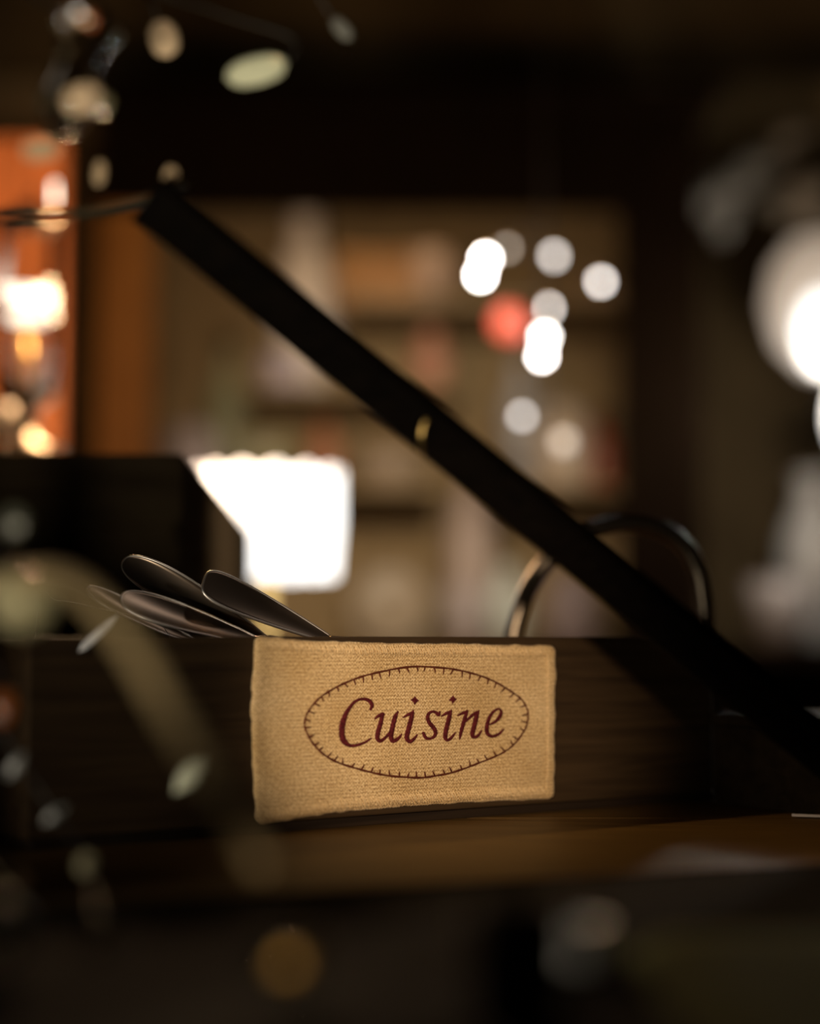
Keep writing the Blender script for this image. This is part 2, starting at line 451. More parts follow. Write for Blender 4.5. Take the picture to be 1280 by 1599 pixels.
for j in range(NBB + 1):
    for i in range(NA + 1):
        a = i / NA; b = j / NBB
        p = coons(a, b)
        ea, eb = min(a, 1 - a) * 468, min(b, 1 - b) * 266
        p.x += 1.1 * wobble(b * 22 + (0 if a < 0.5 else 100)) * math.exp(-ea / 5)
        p.y += 1.0 * wobble(a * 38 + (200 if b < 0.5 else 300)) * math.exp(-eb / 5)
        put(p.x, p.y, relief(p.x, p.y, a, b))
for j in range(NBB):
    for i in range(NA):
        k = j * (NA + 1) + i
        lab.f.append((k, k + NA + 1, k + NA + 2, k + 1))
ring = [i for i in range(NA + 1)] + [j * (NA + 1) + NA for j in range(1, NBB + 1)] + [NBB * (NA + 1) + i for i in range(NA - 1, -1, -1)] + [j * (NA + 1) for j in range(NBB - 1, 0, -1)]
b0 = len(lab.v)
for k in ring:
    p = lab.v[k]; d = (p - P0).dot(NV)
    lab.v.append(p - NV * (d - 0.0001)); lab.uv.append(lab.uv[k])
m_ = len(ring)
for i in range(m_):
    j = (i + 1) % m_
    lab.f.append((ring[i], ring[j], b0 + j, b0 + i))
lab.f.append(tuple(b0 + i for i in range(m_)))
label_o = lab.build('cloth_label', M['cloth'], crate, smooth=True)
tag(label_o, 'tan linen label stitched with the word Cuisine inside an oval')


def on_label(px, py, off=0.0):
    # inverse of coons is near linear: estimate a, b for the relief
    a = min(1, max(0, (px - 394) / 470.0)); tb = 995 + 13 * a; bb = 1286 - 39 * a
    b = min(1, max(0, (py - tb) / (bb - tb)))
    return front(px, py, relief(px, py, a, b) + off)


# lettering: strokes of (x, y, width) traced in two crops of the photograph
def c1(*p): return [(510 + x / 8.533, 1070 + y / 8.533, w / 8.533) for x, y, w in p]
def c2(*p): return [(650 + x / 8.533, 1070 + y / 8.533, w / 8.533) for x, y, w in p]


STROKES = [
    c1((572, 318, 40), (588, 262, 62), (550, 205, 62), (480, 183, 48), (415, 190, 44), (350, 225, 48), (290, 292, 56), (235, 380, 74), (198, 480, 92), (183, 580, 92), (188, 680, 92), (222, 752, 88), (282, 798, 58), (350, 803, 46), (430, 783, 44), (500, 752, 36), (570, 705, 22)),
    c1((632, 442, 28), (680, 405, 50), (735, 390, 50)),
    c1((728, 385, 55), (703, 500, 70), (668, 620, 74), (655, 700, 72), (690, 742, 58), (750, 705, 44), (800, 655, 42), (845, 590, 40)),
    c1((925, 352, 25), (888, 430, 68), (857, 560, 72), (836, 660, 80), (850, 738, 64), (900, 728, 58), (945, 690, 40), (970, 652, 22)),
    c1((1000, 425, 25), (1060, 390, 46), (1120, 365, 50)),
    c1((1128, 332, 18), (1112, 390, 60), (1090, 480, 72), (1056, 610, 74), (1040, 700, 72), (1080, 748, 60), (1130, 715, 48), (1172, 660, 25)),
    c2((285, 352, 24), (268, 392, 56), (235, 362, 48), (190, 350, 40), (140, 375, 50), (122, 430, 60), (145, 500, 64), (195, 560, 70), (225, 620, 64), (205, 680, 52), (150, 708, 38), (95, 698, 50), (62, 640, 48)),
    c2((312, 410, 25), (370, 375, 46), (430, 352, 46)),
    c2((440, 328, 18), (422, 385, 62), (400, 480, 72), (366, 610, 74), (358, 695, 72), (385, 730, 46), (432, 703, 48), (492, 632, 22)),
    c2((528, 402, 25), (590, 370, 46), (645, 350, 46)),
    c2((648, 345, 40), (622, 430, 58), (587, 560, 60), (562, 660, 48), (553, 718, 18)),
    c2((608, 500, 30), (680, 432, 44), (740, 380, 48), (790, 350, 30)),
    c2((805, 332, 20), (772, 420, 74), (745, 540, 74), (722, 640, 74), (732, 688, 50), (790, 675, 48), (842, 602, 24)),
    c2((955, 520, 30), (1030, 480, 46), (1090, 410, 62), (1107, 350, 48), (1080, 315, 34), (1030, 330, 40), (970, 390, 50), (930, 470, 58), (910, 570, 68), (920, 640, 62), (970, 678, 48), (1040, 663, 45), (1100, 620, 38), (1132, 582, 20)),
]
DOTS = [[(1155, 143), (1178, 178), (1207, 198), (1172, 232), (1145, 268), (1128, 222), (1092, 196), (1130, 172)],
        [(460, 128), (482, 165), (512, 187), (478, 218), (455, 253), (438, 212), (400, 198), (436, 160)]]
let = MB()
for st in STROKES:
    P = bez(st, 7)
    b = len(let.v)
    for i, p in enumerate(P):
        tg = (P[min(i + 1, len(P) - 1)] - P[max(i - 1, 0)]); n = Vector((-tg.y, tg.x)).normalized()
        wd = p.z / 2 * (1 + 0.06 * math.sin(i * 2.1))
        for k, (q, h) in enumerate(((-1, -0.0002), (-0.75, 0.0002), (0, 0.00032), (0.75, 0.0002), (1, -0.0002))):
            let.v.append(on_label(p.x + n.x * wd * q, p.y + n.y * wd * q, h))
    for i in range(len(P) - 1):
        for k in range(4):
            let.f.append((b + i * 5 + k, b + i * 5 + k + 1, b + i * 5 + 5 + k + 1, b + i * 5 + 5 + k))
    for e, sgn in ((0, -1), (len(P) - 1, 1)):         # rounded ends
        p = P[e]; q = P[1] if e == 0 else P[-2]
        tg = (p - q); tg = Vector((tg.x, tg.y)).normalized(); n = Vector((-tg.y, tg.x))
        wd = p.z / 2; c = len(let.v); let.v.append(on_label(p.x, p.y, 0.00032))
        for k in range(7):
            an = -math.pi / 2 + math.pi * k / 6
            let.v.append(on_label(p.x + (tg.x * math.cos(an) + n.x * math.sin(an)) * wd, p.y + (tg.y * math.cos(an) + n.y * math.sin(an)) * wd, 0.0))
        for k in range(6): let.f.append((c, c + 1 + k, c + 2 + k))
for (fn, D) in ((510, DOTS[0]), (650, DOTS[1])):
    c = len(let.v); pts = [(fn + x / 8.533, 1070 + y / 8.533) for x, y in D]
    cx = sum(p[0] for p in pts) / 8; cy = sum(p[1] for p in pts) / 8
    let.v.append(on_label(cx, cy, 0.0003))
    for x, y in pts: let.v.append(on_label(x, y, 0.00005))
    for k in range(8): let.f.append((c, c + 1 + k, c + 1 + (k + 1) % 8))
tag(let.build('lettering', M['maroon'], label_o, smooth=True), 'maroon embroidered italic word Cuisine')

OV = [(640, 1041), (586.6, 1050), (553, 1059.5), (520.5, 1073.6), (495, 1090), (478, 1111.6), (472.7, 1128.5), (475.5, 1142.5), (484, 1158), (499.4, 1175), (522, 1189), (550, 1198.5), (579.5, 1206.5), (608, 1211.5), (650, 1214), (674, 1211.5), (702, 1206), (734.4, 1195), (766.7, 1182), (786.4, 1171.5), (802, 1158), (816, 1138), (820.5, 1121.4), (819.5, 1108), (811.7, 1093), (797.7, 1081.5), (776.6, 1068), (751, 1056.5), (720, 1048), (689, 1043)]
ovp = [Vector((p.x, p.y)) for p in bez([(x, y, 0) for x, y in OV], 6, True)]
ov = MB()
ov.tube([on_label(p.x, p.y, 0.0001) for p in ovp], [0.00042 + 0.00008 * math.sin(i * 1.3) for i in range(len(ovp))], 6, True)
cum = [0]
for i in range(len(ovp)): cum.append(cum[-1] + (ovp[(i + 1) % len(ovp)] - ovp[i]).length)
NT = 58
for k in range(NT):
    d = cum[-1] * (k + 0.5 + rng.uniform(-0.12, 0.12)) / NT
    i = max(j for j in range(len(ovp)) if cum[j] <= d)
    p = ovp[i].lerp(ovp[(i + 1) % len(ovp)], (d - cum[i]) / (cum[i + 1] - cum[i]))
    tg = (ovp[(i + 1) % len(ovp)] - ovp[i]).normalized(); n = Vector((-tg.y, tg.x))
    if n.dot(Vector((646, 1127)) - p) < 0: n = -n
    dr = (n + tg * rng.uniform(-0.25, 0.45) * (1 if k % 5 else -1)).normalized()
    ln = rng.uniform(7.5, 11)
    ov.tube([on_label(p.x, p.y, 0.0001), on_label(p.x + dr.x * ln * .6, p.y + dr.y * ln * .6, 0.0002), on_label(p.x + dr.x * ln, p.y + dr.y * ln, 0.0)], [0.00038, 0.00036, 0.0002], 5)
tag(ov.build('oval_stitching', M['brownred'], label_o, smooth=True), 'brown red blanket stitch oval with short inward ticks')

hem = MB()
for b, lo, hi in ((0, 4, 19), (1, 4, 21)):
    for k in range(118):
        a = 0.03 + 0.94 * (k + rng.uniform(-.25, .25)) / 118
        q = coons(a, b); s = 1 if b == 0 else -1
        y0, y1 = q.y + s * (lo + rng.uniform(-1, 2)), q.y + s * (hi + rng.uniform(-2, 2))
        x0, x1 = (q.x - 3, q.x + 3) if b == 0 else (q.x + 3.5, q.x - 3.5)
        hem.tube([on_label(x0, y0, 0.00005), on_label((x0 + x1) / 2, (y0 + y1) / 2, 0.0003), on_label(x1, y1, 0.00005)], [0.00018, 0.00028, 0.00018], 5)
for a, off in ((1, 14),):
    pts = []
    for k in range(60):
        b = 0.06 + 0.88 * k / 59
        q = coons(a, b); pts.append(on_label(q.x + (off if a == 0 else -off) + rng.uniform(-.8, .8), q.y, 0.0001))
    hem.tube(pts, 0.00022, 5)
tag(hem.build('hem_stitching', M['thread'], label_o, smooth=True), 'pale overcast stitches along the hems', kind='stuff')


# ------------------------------------------------------------------ cutlery in the crate
def spoon(name, tip, base, bdir, halfw, dish, label, cat='spoon', end=None, pointed=0.55):
    """blade/bowl from tip to base, across bdir, then a handle down to end"""
    tip = Vector(tip); base = Vector(base); a = (base - tip); L = a.length; a.normalize()
    b = Vector(bdir); b = (b - a * b.dot(a)).normalized(); c = a.cross(b)
    root = thing(name, base, label, cat, 'cutlery in the crate')
    mb = MB(); NL, NW = 40, 12; rim = []; th = 0.0009

    def wdt(t):
        x = t
        return halfw * max(0.14 if x > 0.5 else 0.0, max(0.0, math.sin(math.pi * 0.97 * x ** pointed)) ** 0.75)
    for lay in (0, 1):
        for i in range(NL + 1):
            t = (i / NL) ** 1.9; wd = wdt(t)
            for j in range(NW + 1):
                s = -1 + 2 * j / NW
                dep = -dish * (1 - s * s) * math.sin(math.pi * min(1, t * 1.02)) ** 0.8 if t < 1 else 0
                mb.v.append(tip + a * (t * L) + b * (s * wd) + c * (dep - lay * th))
    nn = (NL + 1) * (NW + 1)
    for i in range(NL):
        for j in range(NW):
            k = i * (NW + 1) + j
            mb.f.append((k, k + 1, k + NW + 2, k + NW + 1))
            mb.f.append((nn + k, nn + k + NW + 1, nn + k + NW + 2, nn + k + 1))
    edge = [i * (NW + 1) for i in range(NL + 1)] + [NL * (NW + 1) + j for j in range(1, NW + 1)] + [i * (NW + 1) + NW for i in range(NL - 1, -1, -1)] + [j for j in range(NW - 1, 0, -1)]
    for i in range(len(edge)):
        j = (i + 1) % len(edge)
        mb.f.append((edge[i], edge[j], nn + edge[j], nn + edge[i]))
    mb.build('bowl', M['steel'], root, smooth=True, fix=True)
    rp = [mb.v[i * (NW + 1)] - c * (th / 2) for i in range(NL, -1, -1)] + [mb.v[i * (NW + 1) + NW] - c * (th / 2) for i in range(1, NL + 1)]
    MB().tube(rp, 0.00058, 8).build('rim', M['steel_rim'], root, smooth=True)
    hp = bez([base - a * 0.002 - c * th / 2, base + a * 0.012, Vector(end) * 0.5 + (base + a * 0.02) * 0.5, Vector(end)], 6)
    MB().tube(hp, [0.0016 + 0.0018 * k / len(hp) for k in range(len(hp))], 10).build('handle', M['steel'], root, smooth=True)
    return root


scr_r = Vector((1, 0, 0)); scr_u = Vector((0, 0, 1)); scr_f = Vector((0, 1, 0))
IN = lambda s, d, z: P0 + U * s - NV * d + Vector((0, 0, z))     # inside the crate
spoon('serving_spoon', at(319, 906, 0.705), at(520, 1000, 0.725), (0.35, 0.62, 0.70), 0.0078, 0.0008,
      'flat round-ended steel server, furthest right of the cutlery in the crate', 'server', IN(0.02, 0.035, 0.012), 0.40)
spoon('serving_spoon', at(194, 874, 0.715), at(420, 1002, 0.735), (-0.45, 0.62, -0.62), 0.0090, 0.0030,
      'steel serving spoon rising highest of the cutlery above the black slanted box', 'spoon', IN(-0.01, 0.055, 0.012), 0.55)
spoon('serving_spoon', at(190, 932, 0.690), at(404, 1000, 0.705), (0.10, 0.75, 0.55), 0.0085, 0.0022,
      'black-looking oval steel spoon lying lowest, left of the linen label', 'spoon', IN(-0.05, 0.02, 0.012), 0.55)
spoon('serving_spoon', at(137, 918, 0.735), at(310, 1006, 0.745), (0.2, 0.8, 0.45), 0.0060, 0.0020,
      'steel spoon with only its glinting tip showing at the far left of the cutlery', 'spoon', IN(-0.08, 0.09, 0.012), 0.6)

wire = thing('wire_loop', IN(-0.13, 0.06, 0.01), 'hair-thin steel wire loop arching over the left end of the crate', 'wire')
MB().tube(bez([IN(-0.145, 0.06, 0.006), at(60, 950, 0.70), at(90, 938, 0.70), at(160, 951, 0.705), at(225, 968, 0.71), at(270, 1010, 0.72), IN(-0.06, 0.07, 0.006)], 10), 0.00016, 6).build('wire', M['steel_rim'], wire, smooth=True)

rp = [(800, 1010), (808, 965), (825, 920), (855, 875), (895, 842), (940, 824), (985, 817), (1030, 826), (1066, 850), (1090, 890), (1099, 935), (1102, 985), (1104, 1030)]
ringy = 0.875
rpt = [at(x, y, ringy) for x, y in rp]
lowl, lowr = rpt[0].copy(), rpt[-1].copy()
pts = bez([Vector((lowl.x + 0.004, ringy, 0.009)), Vector((lowl.x, ringy, 0.04))] + rpt + [Vector((lowr.x, ringy, 0.03)), Vector((lowr.x - 0.004, ringy, 0.009))], 8)
rg = thing('ring_handle', (0.13, ringy, 0.004), 'arched tarnished steel ring handle standing in the right half of the crate', 'handle')
MB().tube(pts, 0.0047, 14).build('hoop', M['old_steel'], rg, smooth=True)
MB().box(lowl.x - 0.004, lowr.x + 0.004, ringy - 0.006, ringy + 0.006, 0.0042, 0.0088).build('foot_bar', M['old_steel'], rg, bevel=0.001)

# ------------------------------------------------------------------ the black diagonal bar
A = at(232, 309, 0.554); B = at(1224, 1124, 0.645)
dirb = (B - A).normalized()
END = A + dirb * ((A.z - 0.0073) / -dirb.z)
bar = thing('wooden_bar', END, 'long black wooden bar slanting across the front of the crate', 'bar')
side = dirb.cross(Vector((0, 1, 0))).normalized(); fwd = side.cross(dirb).normalized()
mb = MB(); hw = 0.0086
for p in (A, END):
    for cx, cy in ((-1, -.55), (-.55, -1), (.55, -1), (1, -.55), (1, .55), (.55, 1), (-.55, 1), (-1, .55)):
        mb.v.append(p + side * (cx * hw) + fwd * (cy * hw * 0.8))
for k in range(8): mb.f.append((k, (k + 1) % 8, 8 + (k + 1) % 8, 8 + k))
mb.f.append(tuple(range(7, -1, -1))); mb.f.append(tuple(range(8, 16)))
mb.build('shaft', M['bar'], bar, fix=True)
bc = at(648, 668, 0.592)
k = (bc - A).dot(dirb); bc = A + dirb * k
arc = []
for i in range(11):
    u = 0.15 - 1.17 * i / 10
    su = 0.8 if abs(u) < 0.55 else 0.8 - 0.36 * (abs(u) - 0.55) / 0.45
    arc.append(bc + side * (u * hw) - fwd * (su * hw + 0.0004) + dirb * (-0.70 * u * hw - 0.0018 * math.sin(math.pi * i / 10)))
MB().tube(arc, 0.0008, 8).build('brass_band', M['brass'], bar, smooth=True)
tag(bar.children[-1], 'thin brass wire band')

# ------------------------------------------------------------------ boxes on the table
bx0 = at(285, 708, 0.9); bx1 = at(395, 830, 1.3)
sb = thing('slanted_box', (bx0.x - 0.09, 1.1, 0), 'big black wooden box with a sloping top behind the cutlery', 'box')
mb = MB(); xl = bx0.x - 0.20
zf, zb = bx0.z, bx1.z
mb.v = [Vector(p) for p in ((xl, 0.9, 0.006), (bx0.x, 0.9, 0.006), (bx1.x, 1.3, 0.006), (xl, 1.3, 0.006), (xl, 0.9, zf), (bx0.x, 0.9, zf), (bx1.x, 1.3, zb), (xl, 1.3, zb))]
mb.f = [(0, 3, 2, 1), (4, 5, 6, 7), (0, 1, 5, 4), (1, 2, 6, 5), (2, 3, 7, 6), (3, 0, 4, 7)]
mb.build('body', M['slant'], sb, bevel=0.0015)
for x in (xl + 0.015, bx0.x - 0.02):
    for y in (0.92, 1.27):
        MB().lathe([(0.006, 0), (0.007, 0.003), (0.007, 0.0062)], (x, y, 0), 10).build('foot', M['iron'], sb)

q0 = at(1110, 1252, 0.806); q1 = at(1300, 1282, 0.735)
dk = thing('dark_box', (0.22, 0.8, 0), 'low dark brown box standing right beside the end of the crate', 'box')
d = Vector((q1.x - q0.x, q1.y - q0.y, 0)).normalized(); pn = Vector((-d.y, d.x, 0))
R = Matrix((d, pn, Vector((0, 0, 1)))).transposed()
MB().box(0.001, 0.125, 0.001, 0.085, 0, 0.036, R, (q0.x, q0.y, 0)).build('body', M['side_box'], dk, bevel=0.001)
MB().box(0.000, 0.127, 0.000, 0.087, 0.0363, 0.042, R, (q0.x, q0.y, 0)).build('lid', M['side_box'], dk, bevel=0.001)

# knife lying in front of the dark box, running out of the frame
kp = at(1236, 1276, 0.742); kp.z = 0.0
kn = thing('table_knife', (kp.x, kp.y, 0), 'slim steel table knife lying on the table beside the dark box', 'knife')
mb = MB(); kd = Vector((0.985, -0.17, 0)); kq = Vector((0.17, 0.985, 0)); K0 = Vector((kp.x, kp.y, 0.0004))
for z in (0.0, 0.0011):
    for t_, lo, hi in ((0, 0, 0.001), (0.02, -0.004, 0.003), (0.05, -0.0065, 0.004), (0.11, -0.007, 0.0045)):
        mb.v += [K0 + kd * t_ + kq * lo + Vector((0, 0, z)), K0 + kd * t_ + kq * hi + Vector((0, 0, z))]
for i in range(3):
    a = i * 2
    mb.f += [(8 + a, 8 + a + 2, 8 + a + 3, 8 + a + 1), (a, a + 1, a + 3, a + 2), (a, a + 2, 8 + a + 2, 8 + a), (a + 1, 8 + a + 1, 8 + a + 3, a + 3)]
mb.f += [(0, 8, 9, 1), (6, 7, 15, 14)]
mb.build('blade', M['steel'], kn, fix=True)
MB().tube([K0 + kd * 0.109 + Vector((0, 0, 0.004)), K0 + kd * 0.15 + Vector((0, 0, 0.0055)), K0 + kd * 0.20 + Vector((0, 0, 0.005))], [0.0035, 0.005, 0.0045], 10).build('handle', M['bar'], kn, smooth=True)

# ------------------------------------------------------------------ near things at the bottom of the picture
MT = 0.0012
ma = math.radians(20); MR = Matrix.Rotation(ma, 3, 'Z')
pm = thing('shade_sheet', (0.05, 0.40, 0), 'added black sheet standing in for shade under the small things at the near edge of the table', 'shade_sheet')  # added sheet, its black stands in for shade on the near table
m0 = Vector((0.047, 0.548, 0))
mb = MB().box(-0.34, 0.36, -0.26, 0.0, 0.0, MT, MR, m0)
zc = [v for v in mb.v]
mb.build('dark_sheet', M['mat'], pm, bevel=0.0004)
MB().tube([m0 + MR @ Vector((x, y, MT)) for x, y in ((-0.337, -0.257), (0.357, -0.257), (0.357, -0.003), (-0.337, -0.003))], 0.0006, 6, True).build('sheet_edge', M['mat'], pm)
c0 = at(812, 1450, 0.345)
cup = thing('small_cup', (c0.x, 0.345, MT), 'tiny black cup at the near edge of the table', 'cup')
MB().lathe([(0.0082, 0), (0.0092, 0.002), (0.0098, 0.012), (0.0102, 0.0215), (0.0094, 0.0215), (0.0088, 0.004), (0.001, 0.003)], (c0.x, 0.345, MT), 28).build('body', M['iron'], cup, smooth=True)
MB().tube([(c0.x + 0.0104 * math.cos(a), 0.345 + 0.0104 * math.sin(a), 0.0217 + MT) for a in [2 * math.pi * i / 28 for i in range(28)]], 0.0007, 8, True).build('rim', M['iron'], cup, smooth=True)
c0 = at(890, 1440, 0.405)
tl = thing('tealight_cup', (c0.x, 0.405, MT), 'shallow silver tealight cup just behind the tiny black cup', 'tealight')
MB().lathe([(0.0082, 0), (0.0086, 0.001), (0.0088, 0.0095), (0.0095, 0.0102), (0.0084, 0.0100), (0.0082, 0.0085), (0.001, 0.0086)], (c0.x, 0.405, MT), 28).build('shell', M['silver'], tl, smooth=True)
MB().tube([(c0.x, 0.405, 0.0086 + MT), (c0.x + 0.0005, 0.405, 0.0125 + MT)], 0.0005, 6).build('wick', M['iron'], tl)

nap = thing('green_napkin', (0.11, 0.36, MT), 'folded olive green napkin on the near right of the table', 'napkin')
nx0 = 0.052
for l in range(3):
    mb = MB(); n1, n2 = 18, 14; b_ = 0
    z0 = 0.0004 + MT + l * 0.0022
    for lay in (0, 1):
        for j in range(n2 + 1):
            for i in range(n1 + 1):
                x = nx0 + l * 0.003 + 0.16 * i / n1; y = 0.245 + 0.17 * j / n2 - l * 0.003 + 0.015 * (i / n1)
                z = z0 + (0.0018 + 0.0003 * math.sin(i * .9 + j * .5) if lay else 0)
                mb.v.append(Vector((x, y, z)))
    nn = (n1 + 1) * (n2 + 1)
    for j in range(n2):
        for i in range(n1):
            k = j * (n1 + 1) + i
            mb.f.append((nn + k, nn + k + 1, nn + k + n1 + 2, nn + k + n1 + 1)); mb.f.append((k, k + n1 + 1, k + n1 + 2, k + 1))
    ed = [i for i in range(n1)] + [j * (n1 + 1) + n1 for j in range(n2)] + [n2 * (n1 + 1) + i for i in range(n1, 0, -1)] + [j * (n1 + 1) for j in range(n2, 0, -1)]
    for i in range(len(ed)):
        j = (i + 1) % len(ed); mb.f.append((ed[i], ed[j], nn + ed[j], nn + ed[i]))
    mb.build('fold', M['felt'], nap, smooth=True, fix=True)

c0 = at(455, 1520, 0.36)
gl = thing('liqueur_glass', (c0.x, 0.36, MT), 'tiny stemmed glass of amber drink at the bottom edge', 'glass')
MB().lathe([(0.006, 0), (0.006, 0.0006), (0.001, 0.0012), (0.0009, 0.0045), (0.003, 0.0058), (0.0056, 0.009), (0.006, 0.014), (0.0054, 0.014), (0.005, 0.0092), (0.0006, 0.0064)], (c0.x, 0.36, MT), 24).build('bowl', M['thin_glass'], gl, smooth=True)
MB().lathe([(0.0005, 0.0066), (0.0035, 0.0079), (0.00485, 0.0094), (0.0051, 0.0115)], (c0.x, 0.36, MT), 24).build('drink', M['c_amber'], gl, smooth=True)

# ------------------------------------------------------------------ crystal candelabrum in the near left
CX, CY = -0.148, 0.52
cn = thing('crystal_candelabrum', (CX, CY, 0), 'out-of-focus crystal candelabrum hung with glass drops at the left edge', 'candelabrum')
MB().lathe([(0.033, 0), (0.034, 0.004), (0.029, 0.010), (0.012, 0.018), (0.008, 0.03)], (CX, CY, 0), 32).build('base', M['iron'], cn, smooth=True)
MB().lathe([(0.007, 0.0301), (0.006, 0.06), (0.010, 0.075), (0.006, 0.09), (0.005, 0.17), (0.011, 0.19), (0.006, 0.205), (0.005, 0.33), (0.002, 0.34)], (CX, CY, 0), 20).build('column', M['iron'], cn, smooth=True)
dz = at(-80, 338, CY).z
MB().tube(bez([(CX, CY, dz), at(-60, 340, 0.53), at(30, 339, 0.545), at(120, 334, 0.555), at(215, 314, 0.565), at(292, 285, 0.572)], 8), 0.0013, 10).build('glass_arm', M['c_dark'], cn, smooth=True)


def arm(pts, r=0.0006, m='iron'):
    MB().tube(bez([Vector(p) for p in pts], 8), r, 8).build('arm', M[m], cn, smooth=True)


def drop(px, py, y, lpx, wpx, ang, material, name='drop', rings=((0, 0), (.35, .13), (.8, .3), (1, .5), (.8, .7), (.35, .87), (0, 1)), n=8, flat=0.5):
    """faceted pendant lpx long and wpx wide, its long side turned by ang degrees from the horizontal"""
    s = y / F; c = at(px, py, y); L = lpx * s; W = wpx * s
    an = math.radians(ang); ax = Vector((math.cos(an), 0, math.sin(an)))
    prof = [(W / 2 * r, L * (h - 0.5)) for r, h in rings]
    o = MB().lathe(prof, c, n, axis=ax, xdir=Vector((-math.sin(an), 0, math.cos(an))), sy=flat).build(name, material, cn, fix=True)
    return c + ax * (L / 2), c - ax * (L / 2), o


OVR = ((0, 0), (.6, .08), (.9, .24), (1, .5), (.9, .76), (.6, .92), (0, 1))
top = Vector((CX, CY, 0.335))
a1, a2, _ = drop(400, 110, 0.55, 100, 48, 14, M['c_green'], rings=OVR)
arm([top, at(150, -60, 0.53), at(340, 20, 0.545), at(455, 60, 0.55), a1 + Vector((0, 0, 0.0002))])
a1, a2, _ = drop(256, 60, 0.56, 62, 46, 105, M['c_peach'], rings=OVR)
arm([top, at(60, -40, 0.53), at(200, -40, 0.55), a1])
a1, a2, _ = drop(534, 45, 0.56, 46, 24, 130, M['c_grey'], rings=OVR)
arm([top, at(150, -110, 0.53), at(420, -80, 0.55), a2 if a2.z > a1.z else a1])
a1, a2, _ = drop(266, 275, 0.56, 34, 24, 80, M['c_tan'], rings=OVR)
a1, a2, _ = drop(128, 154, 0.462, 52, 34, 15, M['c_peach'], rings=OVR)
drop(158, 160, 0.52, 40, 34, 80, M['c_dull'], rings=OVR)
drop(64, 232, 0.50, 62, 36, 6, M['c_tan'], rings=OVR)
a1, a2, _ = drop(155, 270, 0.55, 42, 20, 85, M['c_tan'], rings=OVR)
fc = at(118, 110, 0.50)
MB().lathe([(0.0006, -0.021), (0.006, -0.017), (0.0085, -0.008), (0.006, 0.002), (0.0075, 0.008), (0.0105, 0.014), (0.0075, 0.019), (0.001, 0.0205)], fc, 20, axis=(0.25, 0, 1)).build('glass_finial', M['glass'], cn, smooth=True)
arm([top, at(40, -20, 0.51), fc + Vector((0.004, 0, 0.022))], 0.0007)
# lower swags
lowc = Vector((CX, CY, 0.088))
b1, b2, _ = drop(297, 1210, 0.55, 76, 34, 48, M['c_green'])
arm([lowc, at(70, 900, 0.44), at(180, 975, 0.40), at(265, 1110, 0.385), at(345, 1240, 0.38), at(400, 1325, 0.377), at(418, 1353, 0.376)], 0.0030, 'dull_arm')
e1, e2, _ = drop(25, 1196, 0.53, 48, 22, 58, M['c_grey'])
e3, e4, _ = drop(86, 1272, 0.53, 46, 18, 35, M['c_grey'])
e5, e6, _ = drop(136, 1350, 0.50, 36, 30, 70, M['c_dull'], rings=OVR)
e7, e8, _ = drop(156, 1462, 0.425, 30, 26, 80, M['c_dull'], rings=OVR)
arm([lowc, at(-40, 1080, 0.53), at(20, 1170, 0.53), at(80, 1262, 0.53), at(132, 1340, 0.505), at(156, 1450, 0.427)], 0.0005)
arm([at(320, 1200, 0.382), at(328, 1180, 0.48), b1], 0.0005)
drop(155, 988, 0.635, 88, 13, 43, M['c_clear'], rings=((0, 0), (.8, .12), (1, .3), (.9, .75), (0, 1)))
arm([lowc, at(60, 900, 0.56), at(150, 930, 0.62), at(188, 956, 0.635)], 0.0004)
gb = at(38, 935, 0.46)
MB().lathe([(0.0095 * math.sin(math.pi * i / 14), -0.0095 * math.cos(math.pi * i / 14)) for i in range(15)], gb, 14).build('glass_ball', M['c_dull'], cn, smooth=False)
arm([lowc, at(-20, 860, 0.48), gb + Vector((0, 0, 0.0093))], 0.0005)
drop(8, 1105, 0.50, 56, 40, 85, M['c_deep'], rings=OVR)
arm([lowc, at(-30, 1020, 0.51), at(8, 1074, 0.50)], 0.0005)
drop(22, 815, 0.48, 50, 44, 80, M['c_dark'], rings=OVR)
gb = at(-8, 1455, 0.39)
MB().lathe([(0.008 * math.sin(math.pi * i / 14), -0.008 * math.cos(math.pi * i / 14)) for i in range(15)], gb, 14).build('glass_ball', M['c_grey'], cn, smooth=False)
arm([lowc, at(-100, 1200, 0.48), gb + Vector((0, 0, 0.0078))], 0.0005)

# ------------------------------------------------------------------ lit lamp with a scalloped shade
LY = 1.47
lc = at(418, 820, LY); zt = at(0, 738, LY).z; zbm = at(0, 897, LY).z; lr = (533 - 418) / F * LY
lamp = thing('table_lamp', (lc.x, LY, 0), 'glowing white table lamp with a scalloped drum shade behind the black box', 'lamp')
MB().lathe([(0.045, 0), (0.046, 0.006), (0.02, 0.014), (0.006, 0.03), (0.005, zt - 0.03)], (lc.x, LY, 0), 24).build('stem', M['brass'], lamp, smooth=True)


def scal(i, a, r, h):
    k = 0.5 + 0.5 * math.cos(a * 14 + 0.6)
    return r * (0.96 + 0.04 * k), h + (0.006 * k if i in (2, 3) else (-0.003 * k if i in (0, 5) else 0))


MB().lathe([(lr * 0.94, zbm), (lr, (zt + zbm) / 2), (lr * 1.0, zt - 0.004), (lr * 0.97, zt - 0.004), (lr * 0.96, (zt + zbm) / 2), (lr * 0.90, zbm)], (lc.x, LY, 0), 112, mod=scal).build('lamp_shade', M['shade'], lamp, smooth=True)

